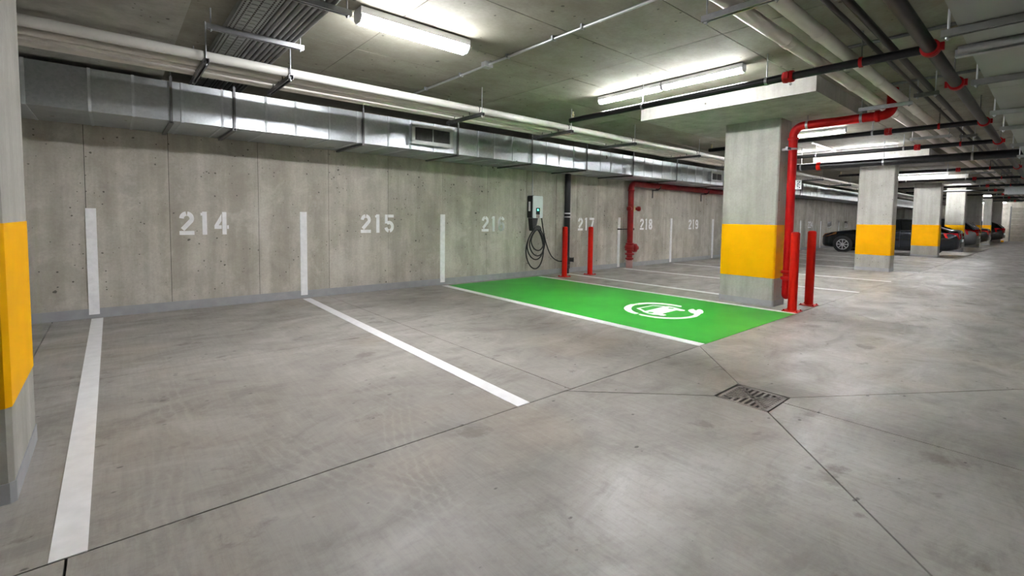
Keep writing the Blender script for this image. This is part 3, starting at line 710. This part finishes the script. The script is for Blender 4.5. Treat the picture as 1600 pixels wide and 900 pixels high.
for x in (11.4, 14.1):
    obj('hook', MB().tube([(x,PY+.09*math.sin(math.radians(q)), 2.17+.09*math.cos(math.radians(q))) for q in range(0, 271, 30)], .014, 8), M['plastic_black'], t)
    obj('hook_arm', MB().box(x-.015, x+.015, PY, WY-.001, 2.05, 2.08).box(x-.012, x+.012, WY-.03, WY-.001, 1.85, 2.06), M['strut_dark'], t)
BX, BY = 7.86, 7.27
t = thing('drain_pipe', 'black vertical drain pipe on the wall beside the charger', 'pipe', (BX, BY, 0))
obj('pipe', MB().cyl((BX,BY,.0), (BX,BY,2.26), .068, 18), M['black_pipe'], t)
for z in (1.29, 1.37):
    o = obj('band', MB().cyl((BX,BY,z-.012), (BX,BY,z+.012), .071, 18), M['plate_white'], t); o['label'] = 'thin white band'
obj('fitting', MB().lathe([(.069,-.1),(.09,-.09),(.09,.05),(.08,.06),(.069,.1)], (BX,BY,.3), n=18), M['plastic_black'], t)
obj('cleanout', MB().cyl((BX+.02,BY-.05,.32), (BX+.09,BY-.12,.32), .05, 14).cyl((BX+.09,BY-.12,.32), (BX+.1,BY-.13,.32), .06, 8), M['plastic_black'], t)
obj('foot_ring', MB().cyl((BX,BY,.12), (BX,BY,.2), .085, 18), M['plastic_black'], t)
tag(obj('conduit', MB().cyl((6.85,WY-.02,1.72), (6.85,WY-.02,2.27), .013, 10), M['conduit_metal']), 'thin vertical conduit from the duct down to the charger', 'conduit')

# ------------------------------------------------------------------ charger
ch = thing('ev_charger', 'wall-mounted car charger with pale front, green light and coiled black cable', 'charger', (6.87, 7.3, 1.24))
def rounded(x0, x1, z0, z1, r, n=4):
    p = []
    for cx_, cz_, a0 in ((x1-r,z0+r,-90),(x1-r,z1-r,0),(x0+r,z1-r,90),(x0+r,z0+r,180)):
        for i in range(n+1): q = math.radians(a0+90*i/n); p.append((cx_+r*math.cos(q), cz_+r*math.sin(q)))
    return p
xz = lambda a, b, c: (a, -c, b)
obj('body', MB().prism(rounded(6.7,7.0,1.25,1.73,.035), -(WY-.03), -7.205, xz), M['plastic_black'], ch)
obj('back_plate', MB().box(6.76,6.94,WY-.03,WY,1.3,1.68), M['plastic_black'], ch)
obj('front_cover', MB().prism(rounded(6.715,7.0,1.255,1.725,.03), -7.205, -7.185, xz), M['charger_white'], ch)
obj('side_label', MB().box(6.6985,6.6999,7.25,7.31,1.4,1.6), M['plate_white'], ch)
pn = obj('panel', MB().prism(rounded(6.80,6.91,1.33,1.47,.012), -7.185, -7.181, xz), M['screen_dark'], ch)
o = obj('status_light', MB().prism(rounded(6.835,6.872,1.41,1.445,.01), -7.181, -7.179, xz), M['led_green'], pn); o['label'] = 'glowing green light'
obj('socket_cover', MB().prism(rounded(6.81,6.9,1.258,1.33,.012), -7.185, -7.176, xz), M['cast_iron'], ch)
mk = MB()
for i, (a, b) in enumerate(((6.75,6.765),(6.78,6.79),(6.80,6.815),(6.83,6.84))): mk.box(a, b, 7.1838, 7.185, 1.63, 1.64)
mk.prism([(6.86,1.628),(6.95,1.64),(6.95,1.652)], -7.185, -7.1838, xz)
obj('marking', mk, M['plate_white'], ch)
obj('holster', MB().prism([(6.79,1.0),(6.86,1.0),(6.93,1.27),(6.75,1.27)], -(WY-.001), -7.25, xz), M['plastic_black'], ch)
obj('hook', MB().prism([(6.80,.98)]+[(6.9+.11*math.cos(math.radians(q)), 1.0+.1*math.sin(math.radians(q))) for q in range(0, 181, 20)], -(WY-.001), -7.22, xz), M['plastic_black'], ch)
def crom(P, n=8):
    P = [Vector(p) for p in P]; out = []
    for i in range(len(P)-1):
        p0, p1, p2, p3 = P[max(i-1,0)], P[i], P[i+1], P[min(i+2,len(P)-1)]
        for k in range(n):
            u = k/n; out.append(.5*((2*p1)+(-p0+p2)*u+(2*p0-5*p1+4*p2-p3)*u*u+(-p0+3*p1-3*p2+p3)*u**3))
    return out+[P[-1]]
loops = []
for cx_, zb, hw_, yy in ((6.875,.17,.26,7.27),(6.87,.37,.245,7.245),(6.9,.45,.225,7.225),(6.94,.56,.19,7.255)):
    zt_ = 1.02; zc_ = (zt_+zb)/2; hh_ = (zt_-zb)/2
    for q in range(0, 360, 24):
        a = math.radians(90+q); zz = zc_+hh_*math.sin(a); ww = hw_*(1-.25*max(0, (zz-zc_)/hh_))
        loops.append((cx_+ww*math.cos(a), yy+.012*math.cos(a*2), zz))
obj('cable', MB().tube(crom([(6.83,7.27,1.2),(6.81,7.26,1.1)]+loops+[(6.9,7.25,1.02)], 4), .0135, 8), M['rubber'], ch)
obj('power_cable', MB().tube(crom([(6.995,7.26,1.42),(7.05,7.28,1.3),(7.14,7.3,.98),(7.25,7.3,.66),(7.4,7.3,.42),(7.6,7.29,.3),(7.78,7.275,.285)], 8), .0125, 8), M['rubber'], ch)

# ------------------------------------------------------------------ cars
def car(xc, ynose, paint, label, L_=4.5, W=1.78, H=1.42, hatch=False, wheelr=.315):
    """nose points to +Y (the wall)"""
    t = thing('car', label, 'car', (xc, ynose-L_/2, 0))
    P = M[paint]; sw = W/1.78; sl_ = L_/4.5; sh = H/1.42
    Yp = lambda u: ynose-u*sl_
    st = [(0,.50,.30,.60),(.05,.64,.24,.69),(.16,.75,.2,.755),(.4,.83,.18,.83),(.8,.87,.17,.90),(1.2,.885,.17,.95),(1.6,.89,.17,.975),(2.2,.89,.17,.965),(2.8,.89,.17,.975),(3.4,.885,.17,.99),(3.9,.865,.19,1.0 if not hatch else .99),(4.25,.83,.24,1.01 if not hatch else .98),(4.42,.77,.29,.99 if not hatch else .94),(4.47,.72,.33,.9),(4.5,.62,.38,.7)]
    v = []; nn = 0
    for u, hw_, zb, zt_ in st:
        hw_ *= sw; zb *= 1; zt_ *= sh; dz = zt_-zb
        half = [(0,zb),(hw_*.86,zb),(hw_*.97,zb+.06),(hw_*.995,zb+dz*.3),(hw_,zb+dz*.55),(hw_*.985,zb+dz*.8),(hw_*.95,zt_-.035),(hw_*.86,zt_-.006),(0,zt_+.022)]
        ring = half + [(-a, b) for a, b in reversed(half[1:-1])]; nn = len(ring)
        v += [(xc+a, Yp(u), b) for a, b in ring]
    fs = [(i*nn+k, i*nn+(k+1) % nn, (i+1)*nn+(k+1) % nn, (i+1)*nn+k) for i in range(len(st)-1) for k in range(nn)]
    mb = MB().add(v, fs, True); mb.add(v[:nn], [tuple(range(nn))], True); mb.add(v[-nn:], [tuple(reversed(range(nn)))], True)
    obj('body', mb, P, t)
    gs = [(1.35,.93,.80),(1.7,1.12,.70),(2.05,1.30,.62),(2.35,1.385,.59),(2.7,1.42,.585),(3.1,1.405,.585),(3.45,1.33,.59),(3.85,1.14,.64),(4.2,1.0,.70)] if not hatch else \
         [(1.3,.93,.80),(1.65,1.14,.70),(2.0,1.32,.63),(2.35,1.40,.6),(2.8,1.42,.595),(3.3,1.41,.595),(3.8,1.36,.6),(4.15,1.22,.63),(4.4,1.0,.68)]
    v = []; top = []
    for u, zr, wt in gs:
        zr *= sh; wt *= sw; wb = .82*sw; zb = .93*sh
        k = (zr-zb)/(1.42*sh-zb); wt2 = wb+(min(wt,.6*sw)-wb)*max(0, min(1, k))
        ring = [(wb,zb-.03),(wt2,zr-.045),(wt2*.86,zr-.012),(0,zr),(-wt2*.86,zr-.012),(-wt2,zr-.045),(-wb,zb-.03)]
        v += [(xc+a, Yp(u), b) for a, b in ring]; top.append((u, wt2, zr))
    n7 = 7; fs = [(i*n7+k, i*n7+k+1, (i+1)*n7+k+1, (i+1)*n7+k) for i in range(len(gs)-1) for k in range(6)]
    obj('windows', MB().add(v, fs, True), M['glass'], t)
    # roof skin and pillars in body colour
    i0, i1 = (2, 6) if not hatch else (2, 7)
    rv = []; 
    for u, wt2, zr in top[i0:i1+1]:
        ring = [(wt2+.012,zr-.06),(wt2*.88,zr-.002),(0,zr+.012),(-wt2*.88,zr-.002),(-wt2-.012,zr-.06)]
        rv += [(xc+a, Yp(u), b) for a, b in ring]
    n5 = 5; fs = [(i*n5+k, i*n5+k+1, (i+1)*n5+k+1, (i+1)*n5+k) for i in range(i1-i0) for k in range(4)]
    obj('roof', MB().add(rv, fs, True), P, t)
    rails = []
    for s in (-1, 1):
        def side(i): u, wt2, zr = top[i]; return (xc+s*(wt2+.004), Yp(u), zr-.04)
        a = obj('pillar', MB().tube([side(k) for k in range(0, i0+1)], .032, 6), P, t)
        b = obj('pillar', MB().tube([side(k) for k in range(i1, len(top))], .05, 6), P, t)
        u, wt2, zr = top[4]; obj('pillar', MB().tube([(xc+s*(wt2+.004), Yp(u), zr-.05), (xc+s*.825*sw, Yp(u+.08), .93*sh)], .035, 6), P, t)
        obj('window_trim', MB().tube([(xc+s*.845*sw, Yp(1.5), .945*sh), (xc+s*.85*sw, Yp(2.6), .955*sh), (xc+s*.84*sw, Yp(3.7), .975*sh)], .009, 6), M['chrome'], t)
        for u in (2.35, 3.25): obj('door_handle', MB().box(*sorted((xc+s*.875*sw, xc+s*.91*sw)), Yp(u+.09), Yp(u-.09), .83*sh, .855*sh), M['chrome'], t)
        obj('door_seam', MB().box(*sorted((xc+s*.86*sw, xc+s*.893*sw)), Yp(2.78), Yp(2.772), .3, .93*sh), M['plastic_black'], t)
        obj('mirror', MB().lathe([(.03,-.1),(.07,-.06),(.075,.02),(.03,.08)], (xc+s*.98*sw, Yp(1.75), 1.0*sh), (0,1,0), 10), P, t)
        obj('headlamp', MB().add([(xc+s*.60*sw,Yp(.02),.60*sh),(xc+s*.80*sw,Yp(.22),.64*sh),(xc+s*.88*sw,Yp(.62),.755*sh),(xc+s*.83*sw,Yp(.62),.84*sh),(xc+s*.72*sw,Yp(.15),.75*sh)], [(0,1,2,3,4)] if s > 0 else [(4,3,2,1,0)]), M['lamp_amber'], t)
        hz0 = .66*sh; hz1 = .90*sh if not hatch else .95*sh
        obj('tail_lamp', MB().add([(xc+s*.36*sw,Yp(4.515),hz0+.03),(xc+s*.70*sw,Yp(4.50),hz0),(xc+s*.865*sw,Yp(4.12),hz0+.06),(xc+s*.86*sw,Yp(4.05),hz1),(xc+s*.78*sw,Yp(4.45),hz1),(xc+s*.38*sw,Yp(4.505),hz1-.02)], [(0,1,4,5),(1,2,3,4)]), M['lamp_red'], t)
        for u in (.87, 3.55):
            y = Yp(u); xo = xc+s*(W/2-.012); xi = xc+s*(W/2-.24)
            obj('wheel_arch', MB().lathe([(wheelr+.035,0),(wheelr+.035,.155),(wheelr+.02,.16)], (xc+s*(W/2-.155),y,wheelr+.01), (s,0,0), 28), M['plastic_black'], t)
            tb = obj('wheel', MB().lathe([(wheelr*.66,0),(wheelr*.95,.0),(wheelr,.03),(wheelr,.17),(wheelr*.95,.2),(wheelr*.68,.205)], (xc+s*(W/2-.19),y,wheelr), (s,0,0), 28), M['rubber'], t)
            rim = MB().tube([(xc+s*(W/2+.012), y+wheelr*.66*math.cos(q*math.pi/12), wheelr+wheelr*.66*math.sin(q*math.pi/12)) for q in range(24)], .016, 6, True)
            rim.cyl((xc+s*(W/2-.01),y,wheelr), (xc+s*(W/2+.022),y,wheelr), wheelr*.2, 12)
            for q in range(8):
                a = 2*math.pi*q/8; rim.tube([(xc+s*(W/2+.014), y+.04*math.cos(a), wheelr+.04*math.sin(a)), (xc+s*(W/2+.012), y+wheelr*.65*math.cos(a), wheelr+wheelr*.65*math.sin(a))], .02, 6)
            obj('rim', rim, M['rim_metal'], tb)
    obj('bumper', MB().prism([(xc-.8*sw,Yp(4.2)),(xc-.66*sw,Yp(4.47)),(xc-.4*sw,Yp(4.53)),(xc+.4*sw,Yp(4.53)),(xc+.66*sw,Yp(4.47)),(xc+.8*sw,Yp(4.2))], .36, .54), P if not hatch else M['plastic_black'], t)
    obj('number_plate', MB().box(xc-.2, xc+.2, Yp(4.522), Yp(4.5), .56, .66), M['plate_white'], t)
    obj('trim_strip', MB().box(xc-.3, xc+.3, Yp(4.518), Yp(4.49), .74*sh, .765*sh), M['chrome'], t)
    if hatch:
        obj('rear_wiper', MB().tube([(xc,Yp(4.44),.98*sh),(xc+.3,Yp(4.36),1.06*sh)], .01, 6), M['plastic_black'], t)
    return t
car(24.5, 6.82, 'car_paint', 'dark blue-grey sedan parked nose to the wall behind two columns', L_=4.45)
car(31.3, 6.85, 'car_silver', 'silver hatchback with only its tail showing past the fourth column', L_=4.4, H=1.5, hatch=True)
car(38.0, 6.75, 'car_black', 'small dark car barely showing behind the shaded fifth column', L_=4.2, H=1.4)
car(45.0, 6.7, 'car_black', 'black hatchback with red tail lamps farthest down the row', L_=4.35, H=1.5, hatch=True)

# things at the far end
t = thing('pilaster', 'pale concrete pilaster on the far part of the numbered wall', 'pilaster', (41.5, WY, 0))
obj('shaft', MB().box(40.6, 42.2, WY-.55, WY-.02, 0, 2.2), M['column_concrete'], t)
obj('capital', MB().box(40.4, 42.4, WY-.62, WY-.02, 2.2, 2.255), M['column_concrete'], t)
gd = thing('roller_door', 'grey panelled door closing the end wall at the right edge', 'door', (X1, 0, 0))
for k in range(6):
    obj('door_panel', MB().box(X1-.06, X1-.02, -2.6, 2.35, .02+k*.42, .42+k*.42-.012), M['door_grey'], gd)
obj('guide_rail', MB().box(X1-.08, X1-.01, 2.36, 2.44, 0, 2.6), M['strut_dark'], gd)
tag(obj('wheel_stop', MB().prism([(47.6,2.5),(47.9,2.5),(47.9,2.64),(47.6,2.64)], 0, .12), M['yellow_paint']), 'small yellowish block at the foot of the farthest column', 'block')
